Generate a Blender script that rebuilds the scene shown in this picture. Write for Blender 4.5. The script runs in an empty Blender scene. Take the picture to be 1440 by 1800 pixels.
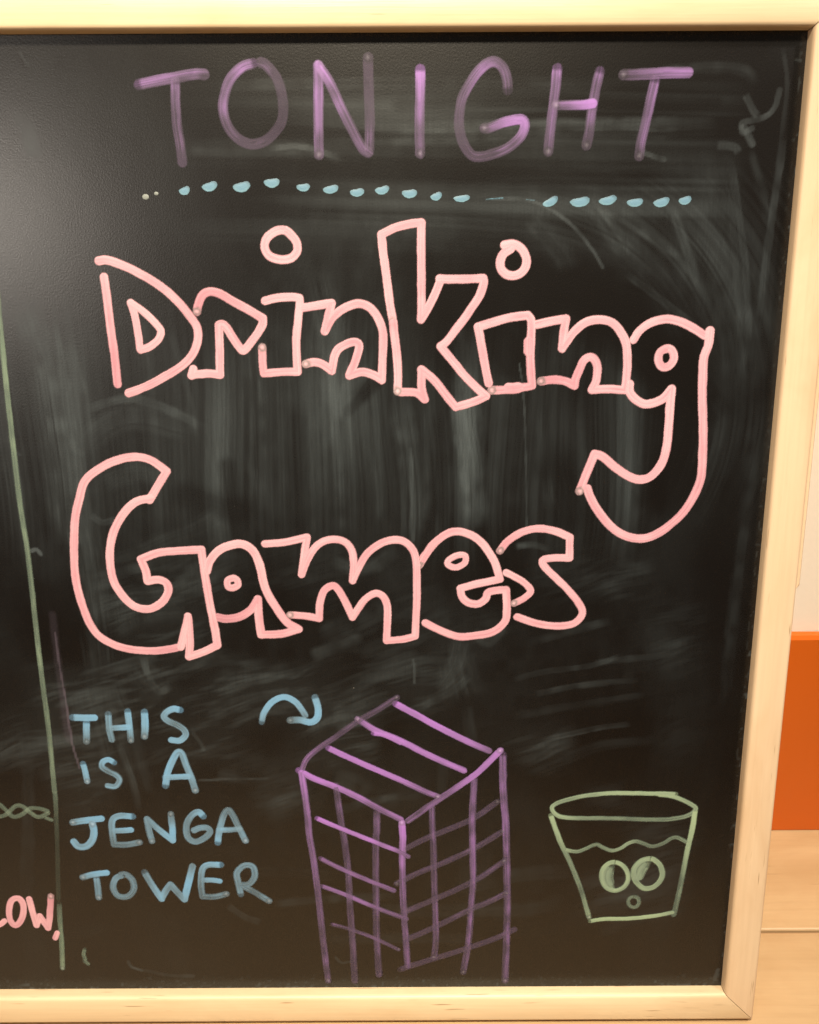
import bpy, math, random
import numpy as np
random.seed(7)
RAD = math.radians
scene = bpy.context.scene

# ------------------------------------------------------------------ camera, world, lamps, exposure
# The board leans back against the wall. Board frame: u right, v up along the board, n out towards the viewer.
LEAN = RAD(14.0)
SL, CL = math.sin(LEAN), math.cos(LEAN)
ZC = .374 * CL + .011 * SL                       # height of the board's origin above the floor
def world(u, v, n=0.0):                          # metres on the board -> world
    return (u, v * SL - n * CL, ZC + v * CL + n * SL)

cam_d = bpy.data.cameras.new('camera')
cam = bpy.data.objects.new('camera', cam_d); scene.collection.objects.link(cam)
cam_d.sensor_fit = 'HORIZONTAL'; cam_d.sensor_width = 36.0; cam_d.lens = 36.0 * 1553 / 1440
cam_d.clip_start = .02; cam_d.clip_end = 60
def unit(a): return a / np.linalg.norm(a)
XB = unit(np.array((1, -.0052, 0.))); DN = np.array((33.6, 6471., 1553.)); DN = unit(DN - XB * (DN @ XB)); NB = np.cross(XB, DN)
Uw, Vw, Nw = np.array((1., 0, 0)), np.array((0, SL, CL)), np.array((0, -CL, SL))
def c2w(p): return Uw * (p @ XB) - Vw * (p @ DN) - Nw * (p @ NB)
c_right, c_down, c_fwd = (c2w(np.array(a, float)) for a in ((1, 0, 0), (0, 1, 0), (0, 0, 1)))
c_pos = np.array((0, 0, ZC)) - c_fwd * .555
from mathutils import Matrix, Vector
cam.matrix_world = Matrix(((c_right[0], -c_down[0], -c_fwd[0], c_pos[0]), (c_right[1], -c_down[1], -c_fwd[1], c_pos[1]),
                           (c_right[2], -c_down[2], -c_fwd[2], c_pos[2]), (0, 0, 0, 1)))
scene.camera = cam

wd = bpy.data.worlds.new('World'); scene.world = wd; wd.use_nodes = True
wd.node_tree.nodes['Background'].inputs[0].default_value = (1.0, .80, .62, 1)
wd.node_tree.nodes['Background'].inputs[1].default_value = .11

def area(name, loc, target, size, power, col):
    l = bpy.data.lights.new(name, 'AREA'); l.shape = 'DISK'; l.size = size; l.energy = power; l.color = col
    o = bpy.data.objects.new(name, l); scene.collection.objects.link(o); o.location = loc
    o.rotation_euler = (Vector(target) - Vector(loc)).to_track_quat('-Z', 'Y').to_euler(); return o
sp = bpy.data.lights.new('ceiling_spot', 'SPOT'); sp.energy = 262; sp.color = (1.0, .87, .66); sp.spot_size = RAD(58); sp.spot_blend = 1.0; sp.shadow_soft_size = .09
so = bpy.data.objects.new('ceiling_spot', sp); scene.collection.objects.link(so); so.location = (-.07, -.80, 1.75)
so.rotation_euler = (Vector((-.22, -.03, .26)) - so.location).to_track_quat('-Z', 'Y').to_euler()
area('room_lamp', (-1.16, -1.75, 1.16), (-.2, 0, .5), .40, 7.5, (1.0, .90, .80))
s2 = bpy.data.lights.new('wall_spot', 'SPOT'); s2.energy = 60; s2.color = (1.0, .87, .74); s2.spot_size = RAD(44); s2.spot_blend = 1.0; s2.shadow_soft_size = .06
o2 = bpy.data.objects.new('wall_spot', s2); scene.collection.objects.link(o2); o2.location = (.85, -.42, 1.55)
o2.rotation_euler = (Vector((.40, .09, .40)) - o2.location).to_track_quat('-Z', 'Y').to_euler()
scene.view_settings.view_transform = 'Standard'
scene.view_settings.look = 'None'
scene.view_settings.exposure = 0.0
scene.view_settings.gamma = 1.0

# ------------------------------------------------------------------ helpers
def put(name, me, mat=None, parent=None, **props):
    o = bpy.data.objects.new(name, me); scene.collection.objects.link(o)
    if mat is not None and me is not None and not me.materials: me.materials.append(mat)
    if parent is not None: o.parent = parent
    for k, v in props.items():
        if v: o[k] = v
    return o

def mesh(name, V, Fc, smooth=False):
    me = bpy.data.meshes.new(name); me.from_pydata([tuple(map(float, v)) for v in V], [], [tuple(map(int, f)) for f in Fc])
    me.update()
    if smooth: me.polygons.foreach_set('use_smooth', [True] * len(me.polygons))
    return me

class NT:                                        # small node-tree helper
    def __init__(s, name):
        s.m = bpy.data.materials.new(name); s.m.use_nodes = True; s.t = s.m.node_tree; s.b = s.t.nodes['Principled BSDF']
    def n(s, ty, **kw):
        nd = s.t.nodes.new(ty)
        for k, v in kw.items():
            if k.startswith('i_'):
                key = k[2:]; key = int(key) if key.isdigit() else key.replace('_', ' ')
                nd.inputs[key].default_value = v
            else: setattr(nd, k, v)
        return nd
    def l(s, a, ai, b, bi): s.t.links.new(a.outputs[ai], b.inputs[bi])
    def math(s, op, a, b=None, clamp=False):
        nd = s.t.nodes.new('ShaderNodeMath'); nd.operation = op; nd.use_clamp = clamp
        for i, x in enumerate((a, b)):
            if x is None: continue
            if isinstance(x, (int, float)): nd.inputs[i].default_value = x
            else: s.t.links.new(x, nd.inputs[i])
        return nd.outputs[0]
    def noise(s, vec, scale, detail=3, rough=.5, dist=0):
        nd = s.n('ShaderNodeTexNoise'); nd.inputs['Scale'].default_value = scale; nd.inputs['Detail'].default_value = detail
        nd.inputs['Roughness'].default_value = rough; nd.inputs['Distortion'].default_value = dist
        s.t.links.new(vec, nd.inputs['Vector']); return nd.outputs['Fac']
    def mapping(s, vec, sc, loc=(0, 0, 0)):
        nd = s.n('ShaderNodeMapping'); nd.inputs['Scale'].default_value = sc; nd.inputs['Location'].default_value = loc
        s.t.links.new(vec, nd.inputs['Vector']); return nd.outputs[0]
    def ramp(s, fac, stops):
        nd = s.n('ShaderNodeValToRGB'); cr = nd.color_ramp
        while len(cr.elements) < len(stops): cr.elements.new(.5)
        for e, (p, c) in zip(cr.elements, stops): e.position = p; e.color = c if len(c) == 4 else (*c, 1)
        s.t.links.new(fac, nd.inputs[0]); return nd.outputs[0]
    def mix(s, fac, a, b, mode='MIX'):
        nd = s.n('ShaderNodeMix', data_type='RGBA', blend_type=mode)
        for i, x in ((0, fac), (6, a), (7, b)):
            if isinstance(x, (int, float)): nd.inputs[i].default_value = x
            elif isinstance(x, tuple): nd.inputs[i].default_value = (*x, 1)
            else: s.t.links.new(x, nd.inputs[i])
        return nd.outputs[2]
    def bump(s, h, strength, dist):
        nd = s.n('ShaderNodeBump'); nd.inputs['Strength'].default_value = strength; nd.inputs['Distance'].default_value = dist
        s.t.links.new(h, nd.inputs['Height']); s.t.links.new(nd.outputs[0], s.b.inputs['Normal'])

# ------------------------------------------------------------------ materials
def wood_mat(name, light, dark, axis, rough=.45, fleck=.55, grain=.5, knots=True):
    """pale planed timber; axis = index of the object axis the grain runs along"""
    M = NT(name); tc = M.n('ShaderNodeTexCoord').outputs['Object']
    at = M.n('ShaderNodeAttribute', attribute_name='seed', attribute_type='OBJECT').outputs['Fac']
    vm = M.n('ShaderNodeVectorMath', operation='ADD'); M.t.links.new(tc, vm.inputs[0])
    cx = M.n('ShaderNodeCombineXYZ'); [M.t.links.new(at, cx.inputs[i]) for i in range(3)]; M.t.links.new(cx.outputs[0], vm.inputs[1])
    p = vm.outputs[0]
    def st(a, b):
        s_ = [b, b, b]; s_[axis] = a; return tuple(s_)
    broad = M.noise(M.mapping(p, st(2.2, 26)), 1, 4, .55, .4)
    fine = M.noise(M.mapping(p, st(9, 420)), 1, 4, .6, .1)
    c = M.mix(M.math('MULTIPLY', M.math('SUBTRACT', broad, .3, True), grain * 2.0, True), light, dark)
    c = M.mix(M.math('MULTIPLY', M.math('SUBTRACT', fine, .45, True), .5), c, tuple(x * .72 for x in dark))
    stain = M.noise(M.mapping(p, st(7, 22), (3, 1, 2)), 1, 4, .6, .6)
    c = M.mix(M.math('MULTIPLY', M.math('SUBTRACT', stain, .46, True), 1.5, True), c, (dark[0] * .86, dark[1] * .74, dark[2] * .62))
    fl = M.noise(M.mapping(p, st(30, 480)), 1, 2, .45)
    flm = M.ramp(fl, [(.69, (0, 0, 0)), (.77, (1, 1, 1))])
    c = M.mix(M.math('MULTIPLY', flm, fleck), c, (dark[0] * .42, dark[1] * .33, dark[2] * .25))
    M.t.links.new(c, M.b.inputs['Base Color']); M.b.inputs['Roughness'].default_value = rough
    M.bump(M.math('ADD', fine, M.math('MULTIPLY', broad, .6)), .25, .0006)
    return M.m
wood_h = wood_mat('frame_wood_across', (.68, .54, .36), (.55, .40, .25), 0, grain=.75, fleck=.75)
wood_v = wood_mat('frame_wood_upright', (.67, .51, .35), (.54, .38, .24), 1, grain=.75, fleck=.75)
floor_m = wood_mat('floor_wood', (.52, .36, .20), (.40, .26, .13), 0, rough=.42, fleck=.3, grain=.9)

def wall_mat(name, col, rough, bump):
    M = NT(name); tc = M.n('ShaderNodeTexCoord').outputs['Object']
    a = M.noise(tc, 5, 4, .5); b = M.noise(tc, 260, 3, .5)
    c = M.mix(M.math('MULTIPLY', a, .22), col, tuple(x * .82 for x in col))
    M.t.links.new(c, M.b.inputs['Base Color']); M.b.inputs['Roughness'].default_value = rough
    M.bump(b, bump, .001); return M.m
wall_m = wall_mat('cream_wall_paint', (.86, .76, .66), .6, .15)
orange_m = wall_mat('orange_paint', (.60, .11, .003), .38, .08)

def panel_mat():
    M = NT('blackboard_surface'); tc = M.n('ShaderNodeTexCoord').outputs['Object']
    res = M.n('ShaderNodeAttribute', attribute_name='residue', attribute_type='GEOMETRY').outputs['Color']
    sep = M.n('ShaderNodeSeparateColor'); M.t.links.new(res, sep.inputs[0])
    grey, viol, wipe = sep.outputs[0], sep.outputs[1], sep.outputs[2]
    cloudy = M.noise(M.mapping(tc, (9, 5, 1)), 1, 5, .6, .8)
    tooth = M.noise(tc, 1500, 3, .6)
    grain = M.noise(M.mapping(tc, (900, 60, 1)), 1, 3, .55)
    film = M.math('MULTIPLY', M.math('SUBTRACT', cloudy, .46, True), .14)
    film = M.math('MULTIPLY', film, M.math('SUBTRACT', 1.0, wipe, True))
    g = M.math('ADD', grey, film)
    g = M.math('MULTIPLY', g, M.math('ADD', .62, M.math('MULTIPLY', grain, .7)))
    g = M.math('MULTIPLY', g, M.math('ADD', .7, M.math('MULTIPLY', tooth, .6)))
    base = M.mix(M.noise(tc, 3, 3), (.0026, .0020, .0018), (.0042, .0033, .0029))
    c = M.mix(M.math('MULTIPLY', g, 1.0, True), base, (.083, .106, .118))
    c = M.mix(M.math('MULTIPLY', viol, .5, True), c, (.16, .13, .18))
    vo = M.n('ShaderNodeTexVoronoi', feature='F1'); vo.inputs['Scale'].default_value = 55; M.t.links.new(tc, vo.inputs['Vector'])
    cell = M.n('ShaderNodeSeparateColor'); M.t.links.new(vo.outputs['Color'], cell.inputs[0])
    speck = M.math('MULTIPLY', M.math('LESS_THAN', vo.outputs['Distance'], M.math('MULTIPLY', cell.outputs[1], .035)), M.math('GREATER_THAN', cell.outputs[0], .90))
    c = M.mix(M.math('MULTIPLY', speck, .5), c, (.42, .40, .36))
    M.t.links.new(c, M.b.inputs['Base Color'])
    r = M.math('ADD', .22, M.math('MULTIPLY', tooth, .10)); r = M.math('ADD', r, M.math('MULTIPLY', g, .35))
    M.t.links.new(r, M.b.inputs['Roughness'])
    M.b.inputs['Specular IOR Level'].default_value = .56
    peel = M.noise(M.mapping(tc, (1000, 800, 1)), 1, 3, .6)
    M.bump(M.math('ADD', peel, M.math('MULTIPLY', M.noise(tc, 14, 3), 3.0)), .07, .0009)
    return M.m
panel_m = panel_mat()

def ink_mat():
    M = NT('liquid_chalk_ink')
    at = M.n('ShaderNodeAttribute', attribute_name='ink', attribute_type='GEOMETRY')
    tc = M.n('ShaderNodeTexCoord').outputs['Object']
    fine = M.noise(tc, 1400, 3, .6); blot = M.noise(tc, 130, 3, .6)
    k = M.math('ADD', .86, M.math('MULTIPLY', fine, .16)); k = M.math('ADD', k, M.math('MULTIPLY', blot, .10))
    cc = M.n('ShaderNodeCombineColor'); [M.t.links.new(k, cc.inputs[i]) for i in range(3)]
    c = M.mix(1.0, at.outputs['Color'], cc.outputs[0], 'MULTIPLY')
    M.t.links.new(c, M.b.inputs['Base Color']); M.t.links.new(at.outputs['Alpha'], M.b.inputs['Alpha'])
    M.b.inputs['Roughness'].default_value = .52; M.b.inputs['Specular IOR Level'].default_value = .35
    M.bump(M.math('ADD', fine, M.math('MULTIPLY', blot, .8)), .18, .0004)
    return M.m
ink_m = ink_mat()

# ------------------------------------------------------------------ setting: floor of planks, wall
floor = bpy.data.objects.new('floor', None)
V = [(-3, -3, -.03), (3, -3, -.03), (3, .09, -.03), (-3, .09, -.03)]
under = mesh('floor', [(x, y, -.022) for x, y, z in V], [(0, 1, 2, 3)])
under_m = NT('floor_gap_dirt'); under_m.b.inputs['Base Color'].default_value = (.05, .03, .015, 1); under_m.b.inputs['Roughness'].default_value = .9
floor = put('floor', under, under_m.m, None, kind='structure')

def box_bevel(name, sx, sy, sz, b):
    """box with softened long edges, centred on x/y, top at z=0"""
    prof = [(-sy/2, -sz), (-sy/2, -b), (-sy/2 + b*.3, -b*.3), (-sy/2 + b, 0), (sy/2 - b, 0), (sy/2 - b*.3, -b*.3), (sy/2, -b), (sy/2, -sz)]
    V = [(x, y, z) for x in (-sx/2, sx/2) for y, z in prof]; n = len(prof)
    Fc = [(i, i + 1, n + i + 1, n + i) for i in range(n - 1)] + [(n - 1, 0, n, 2 * n - 1), tuple(range(n))[::-1], tuple(range(n, 2 * n))]
    return mesh(name, V, Fc)
WALL_Y = .0875
PW = .1085
pl = box_bevel('plank', 2.4, PW - .0022, .02, .0016)
for r in range(16):
    for k in range(-1, 2):
        if abs(k) == 1 and r > 9: continue
        o = put('plank', pl, floor_m, floor)
        o.location = (k * 2.402 + (.35 if r % 2 else -.55), WALL_Y - .002 - PW * (r + .5), 0)
        o['seed'] = random.random() * 9
        o.location.z = random.uniform(-.0004, .0004)

w = mesh('wall', [(-3, WALL_Y, .0), (3, WALL_Y, .0), (3, WALL_Y, 2.6), (-3, WALL_Y, 2.6), (-3, WALL_Y + .1, 0), (3, WALL_Y + .1, 0), (3, WALL_Y + .1, 2.6), (-3, WALL_Y + .1, 2.6)],
         [(0, 1, 2, 3), (5, 4, 7, 6), (3, 2, 6, 7), (1, 5, 6, 2), (4, 0, 3, 7)])
put('wall', w, wall_m, None, kind='structure')
SKT = .211
prof = [(0, 0), (-.0075, 0), (-.0075, SKT - .003), (-.0055, SKT), (0, SKT)]
V = [(x, WALL_Y - .001 + y, z + .0005) for x in (-3, 3) for y, z in prof]
sk = mesh('skirting_board', V, [(i, 5 + i, 6 + i, i + 1) for i in range(4)] + [(0, 4, 3, 2, 1), (5, 6, 7, 8, 9)])
put('skirting_board', sk, orange_m, None, label='deep orange painted band along the foot of the cream wall behind the board', category='skirting board')

# ------------------------------------------------------------------ the chalkboard
L, R_, B, T = -.640, .2230, -.3525, .2742          # inner opening of the frame, metres
FW, FT, FB = .0218, .0090, -.011                    # rail width, proud of the panel, back of the frame
board = bpy.data.objects.new('chalkboard', None); scene.collection.objects.link(board)
board.location = world((L + R_) / 2, B - FW, FB); board.rotation_euler = (RAD(90) - LEAN, 0, 0)
board['label'] = 'black chalkboard in a pale wooden frame with pink, purple, blue and green writing'
board['category'] = 'chalkboard'
bpy.context.view_layer.update()
# children keep board coordinates (u, v, n): a fixed offset from the Empty at the foot
OFF = Vector((-(L + R_) / 2, -(B - FW), -FB))
def child(name, me, mat, par=None, **kw):
    o = put(name, me, mat, par or board, **kw)
    if par is None: o.location = OFF
    return o

# panel mesh: fine where the camera looks, with the wiped chalk residue painted as dirt
def vnoise(x, y, seed):
    """smooth 2-D value noise on numpy arrays"""
    rs = np.random.RandomState(seed); tab = rs.rand(256, 256)
    xi, yi = np.floor(x).astype(int), np.floor(y).astype(int); fx, fy = x - xi, y - yi
    fx, fy = fx * fx * (3 - 2 * fx), fy * fy * (3 - 2 * fy)
    g = lambda i, j: tab[i & 255, j & 255]
    return (g(xi, yi) * (1 - fx) + g(xi + 1, yi) * fx) * (1 - fy) + (g(xi, yi + 1) * (1 - fx) + g(xi + 1, yi + 1) * fx) * fy

def parse(s):
    out = []
    for tok in s.split():
        c = tok.endswith('*'); x, y = tok.rstrip('*').split(','); out.append((float(x), float(y), c))
    return out
def smooth_line(pts, step):
    """Catmull-Rom through the points, broken at the marked corners"""
    runs, cur = [], []
    for i, (x, y, c) in enumerate(pts):
        cur.append((x, y))
        if c and 0 < i < len(pts) - 1: runs.append(cur); cur = [(x, y)]
    runs.append(cur); out = []
    for run in runs:
        P = [np.array(p) for p in run]
        closed = len(P) > 4 and np.linalg.norm(P[0] - P[-1]) < .3
        a = P[-2] if closed else 2 * P[0] - P[1]; b = P[1] if closed else 2 * P[-1] - P[-2]
        Q = [a] + P + [b]
        for i in range(1, len(Q) - 2):
            p0, p1, p2, p3 = Q[i - 1:i + 3]; k = max(2, int(np.linalg.norm(p2 - p1) / step))
            for j in range(k):
                t = j / k
                out.append(.5 * (2 * p1 + (p2 - p0) * t + (2 * p0 - 5 * p1 + 4 * p2 - p3) * t * t + (3 * p1 - p0 - 3 * p2 + p3) * t ** 3))
        out.append(P[-1])
    q = [out[0]]
    for p in out[1:]:
        if np.linalg.norm(p - q[-1]) > 1e-3: q.append(p)
    return np.array(q)
def dist_field(line, reach, xs, ys, D, S, Tt):
    """nearest distance, signed side and arc length to a polyline, on the grid xs x ys (mm)"""
    seg = np.linalg.norm(np.diff(line, axis=0), axis=1); arc = np.concatenate([[0], np.cumsum(seg)])
    for i in range(len(line) - 1):
        a, b = line[i], line[i + 1]; d = b - a; L2 = d @ d
        i0, i1 = np.searchsorted(xs, [min(a[0], b[0]) - reach, max(a[0], b[0]) + reach])
        j0, j1 = np.searchsorted(ys, [min(a[1], b[1]) - reach, max(a[1], b[1]) + reach])
        if i1 <= i0 or j1 <= j0: continue
        X = xs[i0:i1][None, :] - a[0]; Y = ys[j0:j1][:, None] - a[1]
        t = np.clip((X * d[0] + Y * d[1]) / L2, 0, 1)
        dx, dy = X - t * d[0], Y - t * d[1]; dd = np.sqrt(dx * dx + dy * dy)
        w_ = D[j0:j1, i0:i1]; m = dd < w_
        w_[m] = dd[m]
        sd = (d[0] * dy - d[1] * dx) / math.sqrt(L2)
        S[j0:j1, i0:i1][m] = sd[m]; Tt[j0:j1, i0:i1][m] = (arc[i] + t * seg[i])[m]
    return arc[-1]

# wiped chalk: (kind, width mm, amount, streakiness, centre line)  g grey, p purple, w wiped clean
SMEARS = [
('g',115.449,0.14,0.3,"-223.4,119.9 -220,51.5 -212.8,-21.1"),
('g',123.553,0.16,0.4,"-25.6,177 -54.1,105.6 -64.3,0.3"),
('g',91.2155,0.16,0.5,"41.6,98.4 39.4,-11.3"),
('g',66.8654,0.2,0.3,"79.8,192.1 127.3,163.6 198.7,104.4"),
('g',54.4188,0.16,0.4,"171.8,191.7 197.6,117.7 207.9,35.1"),
('g',86.5643,0.12,0.4,"-52.4,164.5 60.8,160.7"),
('g',110.02,0.1,0.3,"-187.3,-17.5 -90.2,-107.1"),
('g',96.0633,0.1,0.4,"-7.4,-37.3 66.7,-107.9 140.8,-96.4"),
('g',132.559,0.08,0.3,"-202.3,-198 -47.7,-207.5 69.7,-243.5"),
('g',8.32443,0.35,0.7,"-107.6,247.5 -37.2,248.4 42.9,248 119.8,246.4"),
('g',12.9567,0.5,0.8,"-31.3,220.3 27.1,220.6 91.8,223.9 133.9,223.7 178.5,224.7"),
('g',6.46575,0.35,0.8,"-5.3,225.6 91.7,227.2 175.7,227.7"),
('g',9.11509,0.3,0.7,"-132.3,214.1 -96.6,212.1 -64,213.7 -31.6,207.5"),
('g',3.90529,0.35,0.5,"-80.2,213.8 -60.7,215 -38.1,208.7"),
('w',29.3969,0.6,0.3,"-51.2,205.1 27.2,201.7 112.2,201.3 173.7,210.2"),
('w',13.9692,0.7,0.2,"-144.7,265.3 -5,264.6 198.1,266.5"),
('w',9.65174,0.6,0.2,"-5.2,236.7 91.3,237.7 174.9,237.3"),
('g',8.30627,0.4,0.7,"141.8,253.7 170.3,255.6 189.7,253.5 196.7,246.1"),
('g',4.50947,0.6,0.5,"190.6,241.7 196.2,232.7 199.7,229.7"),
('g',3.87451,0.55,0.4,"210.1,243.6 208,234.7 203,229.7 194.4,227.6 190,226.4 191,221.6 196.1,223.4"),
('g',5.19007,0.8,0.4,"191.5,224 194.5,219.2 196.7,215.5"),
('g',3.25967,0.45,0.4,"134.6,211 141.2,208.8 147.2,207.2"),
('g',5.20626,0.4,0.6,"176.6,214.7 186.5,213.7 190,210.1"),
('g',8.74326,0.4,0.9,"178.1,204 189.4,169.6 197.6,117.7 203.6,70.2"),
('g',7.23365,0.35,0.9,"195.7,212.5 205,188.4 210.6,169.5"),
('g',4.67125,0.5,0.9,"185.1,207 192.8,175.9 199.5,144 204.9,104.3"),
('g',20.1943,0.2,0.8,"167.9,201 185.4,144 198,70.3"),
('g',8.0295,0.6,0.8,"152.7,181.8 162.5,160.2 170.5,140.8 178.4,124.4"),
('g',20.0575,0.22,0.7,"153.1,176.1 169.5,131.1"),
('g',5.31725,0.5,0.8,"214.6,219.1 211.2,163.2 209.5,117.7"),
('g',10.9113,0.25,0.8,"213.7,49.2 210.4,-38.5 207.2,-137.2"),
('g',3.21033,0.4,0.8,"209.5,266.5 214,246 213.2,213"),
('g',15.2698,0.8,0.8,"103,187.4 118.8,166.8 129.5,153.3"),
('g',2.32139,0.5,0.3,"48.7,186.1 66.8,186 81.8,180.9 97.1,170.1 108.3,157.3 114.7,147.6"),
('g',6.6642,0.4,0.7,"133.6,169.9 149.1,160.3 161.3,152.2"),
('g',20.0142,0.25,0.7,"70.4,176.5 91,154.2 94.7,144.5"),
('w',68.0072,0.85,0.15,"47.9,134.9 95.2,131.4 146.6,118 183.6,77.2"),
('w',52.0371,0.85,0.15,"115.8,124.7 166.8,70.4 163.5,13.7"),
('w',42.7669,0.6,0.2,"209.6,97.6 203.8,-1.1 191.5,-76.9"),
('w',42.0835,0.7,0.15,"96.4,98.1 91.7,35.7 100.1,-0.5"),
('w',30.6989,0.7,0.15,"44.6,125.1 62.3,91.5"),
('w',40.6605,0.55,0.2,"7.5,148.2 24.5,98.5"),
('g',4.73443,0.2,0.7,"128.3,144.3 156.4,124.5 170.7,114.5"),
('g',17.389,0.5,0.95,"-94.4,119.2 -92.5,71.8 -92.9,0.5"),
('g',24.0813,0.45,0.95,"-53,145.2 -44.2,92.1 -42.2,29.3"),
('g',12.6539,0.65,0.95,"-44.2,92.1 -40.8,43.5 -39,-18.3"),
('g',7.71388,0.45,0.9,"-21.8,98.8 -20,50.5 -18.8,-14.7"),
('g',21.208,0.35,0.95,"-6.6,71.3 0.1,29 0.6,-22.3"),
('g',10.5772,0.35,0.9,"9,71.3 10,-7.4"),
('g',21.1439,0.7,0.95,"32.2,74.6 38.2,36 42.3,-11.3"),
('g',11.7425,0.6,0.95,"27.8,118.6 34.3,78 37.4,43.1"),
('g',2.84608,0.7,0.3,"0.9,39.7 1.8,11 2.1,-18.5"),
('g',1.86771,0.8,0.3,"2.1,-99.6 2.8,-115.6"),
('g',1.39984,0.6,0.3,"66.8,91.5 69.6,74.4 71.8,42.9 73.9,-11.5"),
('g',12.6867,0.3,0.9,"83.1,63.9 84.7,35.7 87.6,-0.5"),
('g',6.91134,0.3,0.9,"-142.4,112.8 -134.4,78.9 -131.3,44"),
('g',13.7191,0.35,0.9,"-158.9,119.5 -158.4,72.1"),
('w',15.8392,0.6,0.4,"-27.3,74.9 -9.8,98.7"),
('w',10.3993,0.6,0.3,"-38,62.8 -20.3,80"),
('w',17.6816,0.5,0.5,"-69,71.7 -68.6,-21.9"),
('w',14.1353,0.5,0.5,"17.7,64.3 19.7,-11.2"),
('w',17.839,0.5,0.4,"-112.8,29.6 -108.3,-21.7"),
('g',24.3789,0.6,0.95,"-228.7,133.1 -221,93 -216.1,37.3 -216.4,-21.1"),
('g',6.27211,0.7,0.8,"-211.5,119.8 -207.6,79.3 -205.6,37.3 -207.2,1.1"),
('g',13.8481,0.35,0.9,"-204.3,106.4 -198.9,72.3 -196.9,44.3"),
('w',14.0521,0.5,0.5,"-233.6,119.9 -232,37.4 -228.7,-36.1"),
('g',21.9611,0.4,0.9,"-210.7,1.1 -203.6,-59.2 -202.9,-114.5"),
('g',16.6935,0.5,0.9,"-202.9,8.4 -200.5,-36.2 -200.1,-82.6"),
('g',19.031,0.5,0.9,"-199.1,-114.5 -188.9,-151.5 -181,-198.1"),
('g',11.3141,0.4,0.9,"-210.5,-74.7 -208.4,-134.8 -201.2,-185.1"),
('g',5.39325,0.4,0.8,"-196.9,-155.6 -188.1,-189.5 -185.9,-211.1"),
('g',11.6512,0.25,0.9,"-257.4,-134.5 -260.3,-197.6 -271.8,-286.8"),
('p',1.49746,0.8,0.2,"-230.5,-79.3 -230.1,-98.3 -229.1,-114.3 -228,-130.6 -227.7,-142.9"),
('p',1.90683,0.6,0.2,"-227.7,-142.9 -226.6,-159.6 -223.6,-176.5"),
('p',6.73504,0.18,0.4,"-231.1,-66.8 -230.8,-94.3 -229.9,-130.6 -229.2,-155.4"),
('g',3.24944,0.9,0.2,"-239.8,-24 -236.8,-23.2 -234.3,-26.2"),
('g',2.10962,0.6,0.2,"-243,39.3 -240.4,37.5"),
('g',20.965,0.45,0.8,"-205.3,40.8 -181,58.3 -156.5,59.9 -132.5,52.8"),
('g',6.95684,0.6,0.6,"-197.8,65.4 -169.4,72.2 -145.7,64.4 -122.1,51.7"),
('g',4.2128,0.5,0.5,"-207.1,47.9 -206.3,40.8 -200.3,37.2"),
('g',17.7023,0.4,0.8,"-191.3,19.3 -169.5,26.3 -148.7,20.8"),
('g',5.01009,0.5,0.5,"-200.9,-0.8 -193.5,-5.6 -184.3,-3.4"),
('g',15.8093,0.35,0.8,"-173.5,-25.1 -143.9,-14 -114.3,0.6"),
('w',24.9514,0.6,0.3,"-138.6,11.7 -107.2,0.6"),
('w',21.8733,0.5,0.3,"-185.5,-40.1 -172.2,-55.5"),
('g',22.0711,0.4,0.8,"-196.1,-78.7 -176.7,-67.1 -143.4,-63.4"),
('g',26.2226,0.45,0.7,"-179.5,-102.6 -172.9,-114.6 -162.5,-126.9"),
('g',5.98412,0.6,0.5,"-175.1,-94.6 -171.9,-110.6 -165.8,-120.8 -157.3,-116.8"),
('g',22.3827,0.3,0.7,"-127.3,-102.8 -101.4,-107 -90,-103.1"),
('w',26.0979,0.5,0.3,"-146.4,-110.8 -119.4,-94.9"),
('g',11.1299,0.75,0.7,"-65.6,-97.2 -52.4,-91.3 -30,-83.5"),
('g',22.0897,0.4,0.7,"-59.6,-83.4 -29.8,-71.8 -11.3,-60.2"),
('g',12.3085,0.55,0.7,"-50.9,-31.4 -29.2,-37.2 -7.3,-24.1"),
('g',5.05196,0.5,0.6,"66.6,-22.6 79.2,-21.9 89.4,-25"),
('g',12.563,0.6,0.7,"40.2,-80 51.4,-87.9 62.3,-74.2"),
('g',14.9148,0.85,0.8,"34.7,-83.9 29.3,-103.7 18.2,-121.8"),
('g',9.76782,0.9,0.7,"38.7,-109.8 25.7,-121.8 3.1,-134"),
('g',33.6762,0.3,0.8,"29.3,-95.7 37,-128"),
('g',4.47903,0.5,0.7,"66.8,-114 89.1,-108.1 118.8,-104.2 140.8,-96.4"),
('g',7.38899,0.4,0.8,"77.4,-88.1 103,-80.3 132.2,-72.7"),
('g',5.25349,0.4,0.7,"82.1,-124.2 111.9,-118.3 151.1,-114.4"),
('g',7.54777,0.35,0.8,"67.4,-140.5 97.5,-134.5 161.1,-124.6"),
('g',4.56028,0.4,0.7,"90.6,-157.2 124.6,-149.1 147.2,-145.9"),
('g',9.93425,0.25,0.8,"98.8,-174.1 128.9,-161.6 170.7,-157.7"),
('g',5.2124,0.3,0.8,"118.8,-102.2 144.7,-99.6 174.3,-96.5"),
('w',25.6199,0.4,0.3,"130.5,-38 176.7,-76.8"),
('g',9.79439,0.45,0.8,"-129.3,-139.4 -98.4,-125.2 -60.7,-121.4"),
('g',15.1152,0.4,0.8,"-69.2,-152.1 -46,-135.7 -15.6,-121.6"),
('g',8.34552,0.4,0.7,"-148.9,-149.6 -137.3,-145.5 -125.8,-143.5"),
('g',2.66749,0.5,0.4,"-145.2,-151.7 -141,-158 -139.1,-163.4"),
('g',13.0877,0.3,0.7,"-131.7,-181.2 -108.8,-185.6"),
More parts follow.
